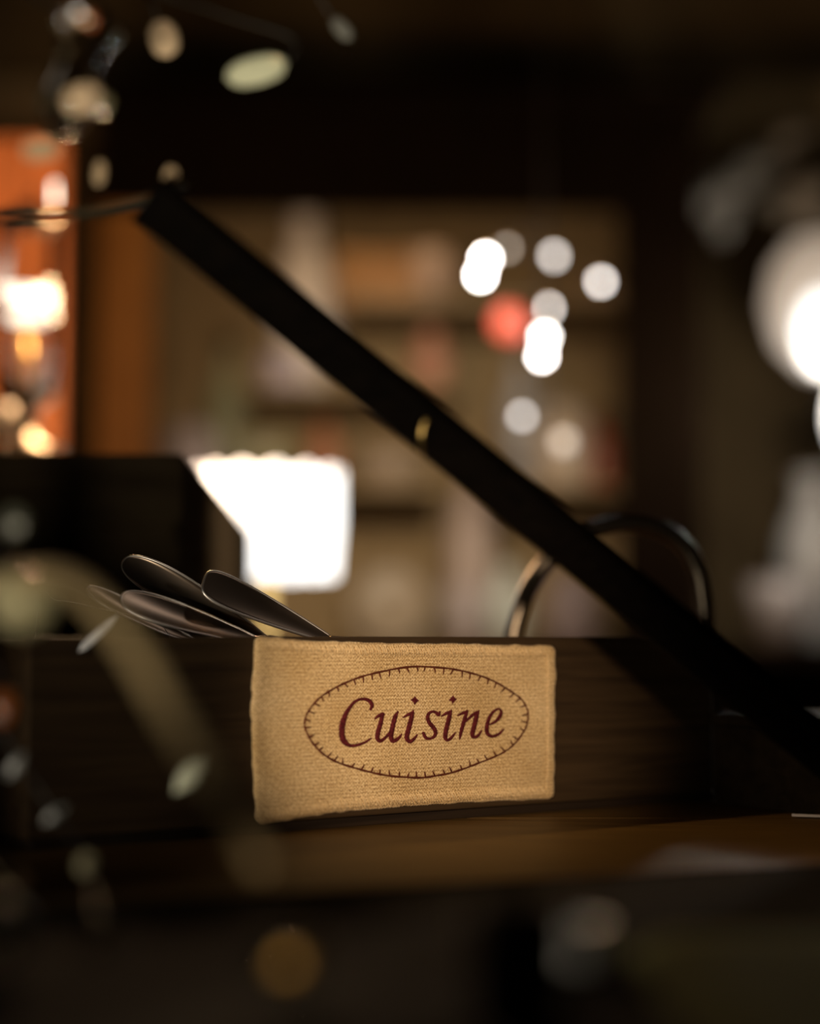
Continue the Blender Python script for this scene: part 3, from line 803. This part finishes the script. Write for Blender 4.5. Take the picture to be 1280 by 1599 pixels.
# ------------------------------------------------------------------ lantern on a chest at the left edge
NY = 1.3
lx = at(42, 470, NY)
ch = thing('wooden_chest', (-0.36, 1.44, 0), 'low dark wooden chest under the lantern behind the black box', 'chest')
cht = at(0, 712, NY).z
MB().box(-0.56, bx0.x - 0.215, 1.19, 1.53, 0, cht - 0.022).build('body', M['dark_wood'], ch, bevel=0.002)
MB().box(-0.57, bx0.x - 0.21, 1.18, 1.54, cht - 0.0218, cht).build('lid', M['dark_wood'], ch, bevel=0.002)
ln = thing('lantern', (lx.x, NY, cht), 'lit glass lantern with two glowing discs at the left edge', 'lantern')
z = lambda y: at(42, y, NY).z
MB().lathe([(0.030, cht), (0.030, cht + 0.006), (0.012, cht + 0.012), (0.010, z(640)), (0.022, z(622)), (0.022, z(612))], (lx.x, NY, 0), 24).build('base', M['old_steel'], ln, smooth=True)
MB().lathe([(0.0235, z(611)), (0.0235, z(350)), (0.0222, z(350)), (0.0222, z(611))], (lx.x, NY, 0), 28).build('chimney', M['thin_glass'], ln, smooth=True)
MB().lathe([(0.026, z(349)), (0.026, z(342)), (0.012, z(335)), (0.010, z(322))], (lx.x, NY, 0), 28).build('cap', M['old_steel'], ln, smooth=True)
MB().lathe([(0.004, z(609)), (0.003, z(505))], (lx.x, NY, 0), 12).build('burner', M['brass'], ln, smooth=True)
g_l = glow('lantern_disc', (1.0, 0.86, 0.70), 2.6)
for py, dx in ((459, -0.0035), (494, 0.0015)):
    MB().lathe([(0.003, z(py + 7)), (0.0205, z(py + 4)), (0.0210, z(py)), (0.0205, z(py - 4)), (0.003, z(py - 7))], (lx.x + dx, NY, 0), 24).build('glowing_disc', g_l, ln, smooth=True)
pl = bpy.data.lights.new('lantern_light', 'POINT'); pl.energy = 7.5; pl.color = (1.0, 0.62, 0.33); pl.shadow_soft_size = 0.03
po = bpy.data.objects.new('lantern_light', pl); COL.objects.link(po); po.location = (lx.x + 0.07, NY + 0.01, z(440))
gx = at(85, 302, 1.25)
MB().lathe([(0.001, -0.0085), (0.0017, -0.006), (0.0019, 0.003), (0.001, 0.0085)], gx, 12).build('pilot_bulb', glow('pilot', (1.0, 0.84, 0.66), 4.0), ln, smooth=True)
MB().tube([(lx.x, NY, z(323)), (lx.x + 0.01, NY - 0.03, z(310)), gx + Vector((0, 0, -0.0087))], 0.001, 6).build('bracket', M['iron'], ln)
gp = at(-4, 660, 1.235)
gob = thing('cream_goblet', (gp.x, 1.235, cht), 'small cream goblet in front of the lantern on the chest', 'goblet')
zz = lambda y: at(6, y, 1.235).z
MB().lathe([(0.010, cht), (0.010, cht + 0.001), (0.003, cht + 0.003), (0.003, zz(690)), (0.009, zz(675)), (0.013, zz(632)), (0.0115, zz(632)), (0.008, zz(672))], (gp.x, 1.235, 0), 24).build('bowl', mat('cream_ceramic', (0.40, 0.31, 0.21), 0.5), gob, smooth=True)

# red-orange wooden screen behind the lantern
YP = 1.575
xa, xb = at(-160, 0, YP).x, at(104, 0, YP).x
scn = thing('folding_screen', ((xa + xb) / 2, YP, FZ), 'red-orange wooden screen standing behind the lantern', 'screen')
nb = 4
for i in range(nb):
    x0 = xa + (xb - xa) * i / nb
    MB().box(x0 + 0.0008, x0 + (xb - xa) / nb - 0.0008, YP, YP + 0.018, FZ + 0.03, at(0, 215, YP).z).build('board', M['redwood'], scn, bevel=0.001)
for zc in (FZ + 0.12, 0.1):
    MB().box(xa, xb, YP + 0.0185, YP + 0.034, zc, zc + 0.05).build('batten', M['redwood'], scn)
for x in (xa + 0.01, xb - 0.04):
    MB().box(x, x + 0.03, YP - 0.02, YP + 0.04, FZ, FZ + 0.0295).build('foot', M['dark_wood'], scn)

# ------------------------------------------------------------------ display cabinet
YF, YB = 2.2, 2.56
X = lambda px: at(px, 0, YF).x
Z = lambda py, y=YF: at(640, py, y).z
cb = thing('display_cabinet', (0, 2.38, FZ), 'tall dark oak display cabinet with open shelves behind the table', 'cabinet')
cl0, cl1, cr0, cr1 = X(158), X(240), X(965), X(1088)
zt0, zt1 = Z(325), Z(168)
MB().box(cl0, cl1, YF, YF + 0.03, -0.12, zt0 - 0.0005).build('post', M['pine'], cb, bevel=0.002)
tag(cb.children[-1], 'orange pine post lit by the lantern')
MB().box(cr0, cr1, YF, YF + 0.03, -0.12, zt0 - 0.0005).build('post', M['dark_wood'], cb, bevel=0.002)
MB().box(cl0 - 0.0, cr1, YF, YF + 0.03, zt0, zt1).build('top_rail', M['dark_wood'], cb, bevel=0.002)
MB().box(cl0 - 0.02, cr1 + 0.02, YF - 0.03, YB, zt1 + 0.0005, zt1 + 0.02).build('cornice', M['dark_wood'], cb, bevel=0.003)
MB().box(cl0, cl0 + 0.018, YF + 0.0305, YB - 0.0125, FZ + 0.06, zt1).build('side_panel', M['dark_wood'], cb)
MB().box(cr1 - 0.018, cr1, YF + 0.0305, YB - 0.0125, FZ + 0.06, zt1).build('side_panel', M['dark_wood'], cb)
nbk = 9; wbk = (cr1 - cl0) / nbk
for i in range(nbk):
    MB().box(cl0 + i * wbk + 0.0006, cl0 + (i + 1) * wbk - 0.0006, YB - 0.012, YB, FZ + 0.06, zt1).build('back_board', M['cab_back'], cb, bevel=0.0015)
SH = {}
xl_, xr_ = cl0 + 0.0185, cr1 - 0.0185
for key, py, spans in (('low', 1012, ((xl_, xr_),)), ('mid', 768, ((xl_, at(685, 0, 2.38).x), (at(775, 0, 2.38).x, xr_))),
                       ('high', 622, ((at(395, 0, 2.38).x, at(712, 0, 2.38).x),)), ('top', 492, ((at(545, 0, 2.38).x, xr_),))):
    zz_ = Z(py, 2.38); SH[key] = zz_
    for x0, x1 in spans:
        MB().box(x0, x1, YF + 0.06, YB - 0.0125, zz_ - 0.009, zz_).build('shelf', M['cab_back'], cb)
MB().box(cl0, cr1, YF, YF + 0.03, FZ, FZ + 0.08).build('plinth', M['dark_wood'], cb)
MB().box(cl0 + 0.0185, cr1 - 0.0185, YF + 0.031, YB - 0.0125, -0.15, -0.13).build('shelf', M['dark_wood'], cb)
md = (cl0 + cr1) / 2
for x0, x1, kx in ((cl0, md - 0.002, md - 0.03), (md + 0.002, cr1, md + 0.03)):
    dr = MB().box(x0, x1, YF, YF + 0.022, FZ + 0.0805, -0.1205).build('door', M['dark_wood'], cb, bevel=0.002)
    MB().lathe([(0.004, 0), (0.004, 0.008), (0.011, 0.014), (0.008, 0.022), (0.001, 0.024)], (kx, YF - 0.0002, -0.4), 16, axis=(0, -1, 0)).build('knob', M['brass'], dr, smooth=True)
# added glowing strip and fill light, unseen behind the rail, brightening the shelves
zs = zt0 + 0.045
MB().box(cl1 + 0.05, cr0 - 0.05, YF + 0.04, YF + 0.07, zs, zs + 0.012).build('fill_strip', glow('strip', (1.0, 0.75, 0.45), 0.5), cb)
area('cabinet_fill', ((cl1 + cr0) / 2, YF + 0.055, zs - 0.002), ((cl1 + cr0) / 2, YF + 0.16, 0.1), 0.35, (1.0, 0.68, 0.36), 0.5, 0.03)

# crockery on the shelves: (kind, centre px, top row, width px, shelf, colour, depth, label)
def ware(kind, px, ytop, wpx, shelf, colr, y, name, label, cat, group, rough=0.35):
    zb_ = SH[shelf] + 0.0004; c = at(px, 700, y); zt_ = at(px, ytop, y).z; h = zt_ - zb_; r = wpx / 2 / F * y
    m = M.get('w_%s' % (colr,)) or mat('glaze_%d' % len(M), colr, rough, 0, 0.12, 25)
    M['w_%s' % (colr,)] = m
    o = thing(name, (c.x, y, zb_), label, cat, group)
    org = (c.x, y, zb_)
    if kind == 'vase':
        MB().lathe([(r * .5, 0), (r * .62, h * .04), (r, h * .45), (r * .95, h * .62), (r * .45, h * .85), (r * .42, h * .93), (r * .55, h), (r * .47, h), (r * .34, h * .92), (r * .36, h * .85), (r * .2, h * .8)], org, 24).build('body', m, o, smooth=True)
    elif kind == 'jar':
        MB().lathe([(r * .85, 0), (r * .95, h * .05), (r, h * .4), (r * .95, h * .72), (r * .7, h * .82), (r * .7, h * .84)], org, 24).build('body', m, o, smooth=True)
        MB().lathe([(r * .74, h * .841), (r * .74, h * .9), (r * .25, h * .94), (r * .2, h * .97), (r * .16, h)], org, 24).build('lid', m, o, smooth=True)
    elif kind == 'bottle':
        MB().lathe([(r * .9, 0), (r, h * .03), (r, h * .58), (r * .75, h * .68), (r * .33, h * .76), (r * .3, h * .9)], org, 24).build('body', m, o, smooth=True)
        MB().lathe([(r * .34, h * .901), (r * .34, h)], org, 16).build('cap', M['dark_wood'], o, smooth=True)
    elif kind == 'cup':
        MB().lathe([(r * .5, 0), (r * .7, h * .05), (r * .9, h * .5), (r, h), (r * .92, h), (r * .82, h * .5), (r * .4, h * .12)], org, 24).build('bowl', m, o, smooth=True)
        hc = Vector(org)
        MB().tube(bez([hc + Vector((r * .92, 0, h * .85)), hc + Vector((r * 1.4, 0, h * .75)), hc + Vector((r * 1.35, 0, h * .35)), hc + Vector((r * .85, 0, h * .25))], 6), r * .1, 8).build('handle', m, o, smooth=True)
    elif kind == 'plate':
        tl_ = 0.20
        MB().lathe([(r * .45, 0), (r * .6, .003), (r * .95, .012), (r, .014), (r * .97, .0165), (r * .6, .006), (r * .1, .0045)], (c.x, y + r * tl_ - 0.01, zb_ + r * 0.985), 32, axis=(0, -1, tl_)).build('dish', m, o, smooth=True)
        MB().box(c.x - r * .4, c.x + r * .4, y - 0.015, y - 0.009, zb_, zb_ + 0.012).build('stand', M['dark_wood'], o)
        MB().box(c.x - 0.003, c.x + 0.003, y + r * .25, y + r * .25 + 0.006, zb_, zb_ + r).build('stand', M['dark_wood'], o)
    elif kind == 'tin':
        MB().box(c.x - r, c.x + r, y - r * .6, y + r * .6, zb_, zb_ + h * .86).build('body', m, o, bevel=0.002)
        MB().box(c.x - r * 1.03, c.x + r * 1.03, y - r * .63, y + r * .63, zb_ + h * .862, zb_ + h).build('lid', m, o, bevel=0.002)
    return o


G = 'crockery on the cabinet shelves'
WARE = [
    ('vase', 476, 330, 105, 'high', (0.80, 0.72, 0.68), 2.47, 'porcelain_vase', 'tall greyish white vase above the bar on the upper left shelf', 'vase'),
    ('jar', 440, 545, 72, 'high', (0.36, 0.31, 0.36), 2.33, 'lidded_jar', 'small mauve lidded jar just below the bar on the left', 'jar'),
    ('tin', 590, 402, 130, 'top', (0.27, 0.13, 0.035), 2.36, 'copper_tin', 'wide copper-orange tin on the top shelf', 'tin'),
    ('cup', 672, 395, 62, 'top', (0.36, 0.26, 0.21), 2.33, 'pink_cup', 'dusty pink cup on the top shelf beside the orange tin', 'cup'),
    ('vase', 672, 516, 66, 'high', (0.42, 0.20, 0.13), 2.34, 'clay_vase', 'reddish clay vase standing below the dusty pink cup', 'vase'),
    ('bottle', 505, 645, 58, 'mid', (0.34, 0.14, 0.07), 2.35, 'brown_bottle', 'red-brown bottle left of centre below the bar', 'bottle'),
    ('bottle', 352, 520, 62, 'mid', (0.20, 0.20, 0.12), 2.43, 'green_bottle', 'dull green bottle nearest the orange post', 'bottle'),
    ('jar', 296, 660, 90, 'mid', (0.36, 0.31, 0.32), 2.34, 'grey_jar', 'grey mauve jar half behind the black box corner', 'jar'),
    ('plate', 425, 650, 100, 'mid', (0.24, 0.22, 0.12), 2.49, 'olive_plate', 'olive plate propped between the green and brown bottles', 'plate'),
    ('cup', 600, 705, 80, 'mid', (0.30, 0.23, 0.17), 2.33, 'brown_cup', 'dull brown cup on the middle shelf under the bar', 'cup'),
    ('jar', 735, 745, 78, 'low', (0.46, 0.37, 0.34), 2.40, 'rose_jar', 'tall rose grey jar below the middle of the bar', 'jar'),
    ('vase', 790, 885, 66, 'low', (0.62, 0.68, 0.66), 2.30, 'white_vase', 'pale white vase left of the steel ring handle', 'vase'),
    ('cup', 722, 915, 62, 'low', (0.42, 0.36, 0.36), 2.30, 'lilac_cup', 'lilac grey cup left of the pale white vase', 'cup'),
    ('jar', 893, 890, 84, 'low', (0.36, 0.30, 0.33), 2.30, 'lilac_jar', 'lilac jar seen through the steel ring handle', 'jar'),
    ('jar', 878, 625, 96, 'mid', (0.46, 0.38, 0.31), 2.33, 'beige_jar', 'beige jar under the hanging bulbs', 'jar'),
    ('vase', 812, 560, 62, 'mid', (0.34, 0.34, 0.36), 2.37, 'grey_vase', 'blue-grey vase left of the beige jar', 'vase'),
    ('bottle', 935, 640, 48, 'mid', (0.26, 0.06, 0.03), 2.34, 'red_bottle', 'dark red bottle beside the right cabinet post', 'bottle'),
    ('plate', 610, 800, 130, 'low', (0.32, 0.25, 0.17), 2.46, 'brown_plate', 'brown plate on the lowest shelf right of the lamp', 'plate'),
    ('plate', 925, 400, 84, 'top', (0.30, 0.22, 0.15), 2.46, 'tan_plate', 'tan plate at the right end of the top shelf', 'plate'),
]
for kind, px, yt, wp, sh, col_, y, nm, lb, ct in WARE:
    ware(kind, px, yt, wp, sh, col_, y, nm, lb, ct, G)

# ------------------------------------------------------------------ hanging cluster of globe bulbs
HY = 1.66
hx = at(850, 400, HY).x
cl = thing('bulb_pendant', (hx, HY, 1.8), 'brass pendant with a cluster of small globe bulbs before the cabinet', 'pendant light')
zbot = at(850, 680, HY).z
MB().lathe([(0.001, 1.765), (0.035, 1.775), (0.045, 1.7999)], (hx, HY, 0), 24).build('ceiling_rose', M['iron'], cl, smooth=True)
MB().tube([(hx, HY, 1.766), (hx, HY, zbot)], 0.0016, 8).build('rod', M['iron'], cl)
warm = (1.0, 0.93, 0.87)
BULBS = [(750, 430, 15, 46, 'blaze'), (758, 404, 15, 46, 'blaze'), (792, 388, 12, 1.3, 'faint'), (865, 400, 16, 7.5, 'soft'), (938, 440, 14, 11, 'clear'),
         (855, 482, 15, 9.5, 'even'), (850, 526, 16, 26, 'bright'), (846, 556, 15, 32, 'brighter'), (815, 650, 14, 4.2, 'cool'), (880, 690, 26, 0.75, 'dusky')]
for px, py, dpx, pw, nm in BULBS:
    c = at(px, py, HY + (0.01 if px > 850 else -0.01)); r = dpx / 2 / F * HY
    e = (0.96, 0.97, 1.0) if nm == 'cool' else warm
    MB().tube(bez([Vector((hx, HY, c.z + 0.02)), Vector((hx * .5 + c.x * .5, HY, c.z + 0.026)), c + Vector((0, 0, r * 2.0))], 6), 0.0009, 6).build('arm', M['iron'], cl)
    bl = MB().lathe([(r * math.sin(math.pi * i / 12), -r * math.cos(math.pi * i / 12)) for i in range(13)], c, 16).build('bulb', glow(nm, e, pw), cl, smooth=True)
    MB().lathe([(r * .5, r * .9), (r * .5, r * 2.0)], c, 10).build('socket', M['brass'], bl, smooth=True)
c = at(795, 505, HY); r = 30 / F * HY
rb = MB().lathe([(r * math.sin(math.pi * i / 14), -r * math.cos(math.pi * i / 14)) for i in range(15)], c, 22).build('red_ball', M['ball_red'], cl, smooth=True)
MB().tube([c + Vector((0, 0, r * .99)), Vector((hx, HY, c.z + r + 0.02))], 0.0007, 6).build('cord', M['iron'], cl)

# ------------------------------------------------------------------ right side: lit wall lamp, leaves, pale pots on a ledge
WY = 2.3
wl = thing('wall_lamp', (at(1300, 500, WY).x, WY, at(0, 500, WY).z), 'big lit frosted wall lamp at the right edge', 'lamp')
cg = at(1300, 475, WY); rr = 105 / F * WY
MB().lathe([(rr * .45, -rr), (rr * .85, -rr * .6), (rr, 0), (rr * .9, rr * .55), (rr * .6, rr * .95), (rr * .55, rr * .95), (rr * .85, rr * .5), (rr * .95, 0), (rr * .8, -rr * .6), (rr * .4, -rr * .97)], cg, 32).build('lamp_shade', glow('frosted_shade', (1.0, 0.80, 0.62), 0.34), wl, smooth=True)
MB().lathe([(0.03 * math.sin(math.pi * i / 12), -0.05 * math.cos(math.pi * i / 12)) for i in range(13)], at(1285, 520, WY - rr - 0.035), 20).build('bulb', glow('wall_bulb', (1.0, 0.97, 0.92), 2.4), wl, smooth=True)
MB().lathe([(0.03 * math.sin(math.pi * i / 12), -0.05 * math.cos(math.pi * i / 12)) for i in range(13)], at(1336, 650, WY - rr - 0.035), 20).build('bulb', bpy.data.materials['lit_wall_bulb'], wl, smooth=True)
MB().tube([cg + Vector((0, 0, -rr)), cg + Vector((0, 0.05, -rr - 0.06)), Vector((cg.x, 2.6495, cg.z - rr - 0.05))], 0.008, 10).build('bracket', M['iron'], wl, smooth=True)
MB().tube([cg + Vector((0, 0, -rr * .9)), at(1300, 600, WY - rr + 0.02), at(1300, 600, WY - rr - 0.033), at(1334, 600, WY - rr - 0.035)], 0.004, 8).build('arm', M['iron'], wl, smooth=True)

wp = bpy.data.lights.new('wall_lamp_light', 'POINT'); wp.energy = 3.0; wp.color = (1.0, 0.9, 0.78); wp.shadow_soft_size = 0.03
wo = bpy.data.objects.new('wall_lamp_light', wp); COL.objects.link(wo); wo.location = at(1300, 610, WY - 0.22)
lf = thing('dried_leaf_spray', at(1190, 300, 2.42), 'spray of grey dried leaves hanging on the wall above the wall lamp', 'leaves')
LV = [(1150, 290, 100, 45, 20), (1130, 340, 80, 40, 80), (1215, 325, 95, 40, -15), (1265, 300, 90, 55, 35), (1190, 255, 90, 38, 10), (1110, 300, 90, 36, 70), (1240, 215, 80, 30, 25), (1275, 345, 90, 40, -20)]
hub = at(1190, 300, 2.45)
for i, (px, py, L, W, an) in enumerate(LV):
    y = 2.40 + 0.012 * (i % 4); c = at(px, py, y); s = y / F; a = math.radians(an)
    d = Vector((math.cos(a), 0.15, math.sin(a))).normalized(); q = Vector((-math.sin(a), 0.2, math.cos(a))).normalized(); nn = d.cross(q)
    mb = MB(); n1 = 8
    for lay in (0, 1):
        for k in range(n1 + 1):
            t_ = k / n1; wd = W * s / 2 * math.sin(math.pi * (0.03 + 0.94 * t_)) ** 0.8
            for e in (-1, 0, 1):
                mb.v.append(c + d * (L * s * (t_ - .5)) + q * (e * wd) + nn * ((0.006 * abs(e) - 0.01 * (t_ - .5) ** 2 * 4) + lay * 0.0008))
    m3 = (n1 + 1) * 3
    for k in range(n1):
        for e in (0, 1):
            b_ = k * 3 + e
            mb.f.append((b_, b_ + 1, b_ + 4, b_ + 3)); mb.f.append((m3 + b_, m3 + b_ + 3, m3 + b_ + 4, m3 + b_ + 1))
        mb.f.append((k * 3, k * 3 + 3, m3 + k * 3 + 3, m3 + k * 3)); mb.f.append((k * 3 + 2, m3 + k * 3 + 2, m3 + k * 3 + 5, k * 3 + 5))
    mb.build('leaf', M['leaf'], lf, smooth=True, fix=True)
    MB().tube(bez([hub, (hub + c) / 2 + Vector((0, 0.02, 0.01)), c - d * (L * s * .5)], 4), 0.0012, 6).build('stalk', M['dark_wood'], lf)
MB().tube([hub, Vector((hub.x, 2.6, hub.z + 0.01)), Vector((hub.x, 2.6495, hub.z + 0.012))], 0.0016, 6).build('stalk', M['iron'], lf)

lg = thing('side_shelf', (0.62, 2.5, FZ), 'dark wooden side shelf along the wall right of the cabinet', 'shelf')
lz = at(0, 1010, 2.4).z
MB().box(cr1 + 0.03, 0.86, 2.28, 2.64, lz - 0.02, lz).build('shelf_board', M['dark_wood'], lg, bevel=0.002)
for x in (cr1 + 0.04, 0.82):
    MB().box(x, x + 0.03, 2.30, 2.33, FZ, lz - 0.0205).build('leg', M['dark_wood'], lg)
    MB().box(x, x + 0.03, 2.60, 2.63, FZ, lz - 0.0205).build('leg', M['dark_wood'], lg)
SH['side'] = lz
ware('vase', 1268, 740, 110, 'side', (0.62, 0.60, 0.56), 2.50, 'pale_vase', 'pale grey vase on the side shelf below the wall lamp', 'vase', 'pots on the side shelf')
ware('cup', 1212, 905, 100, 'side', (0.34, 0.30, 0.28), 2.33, 'grey_bowl_cup', 'grey cup on the side shelf in front of the pale vase', 'cup', 'pots on the side shelf')
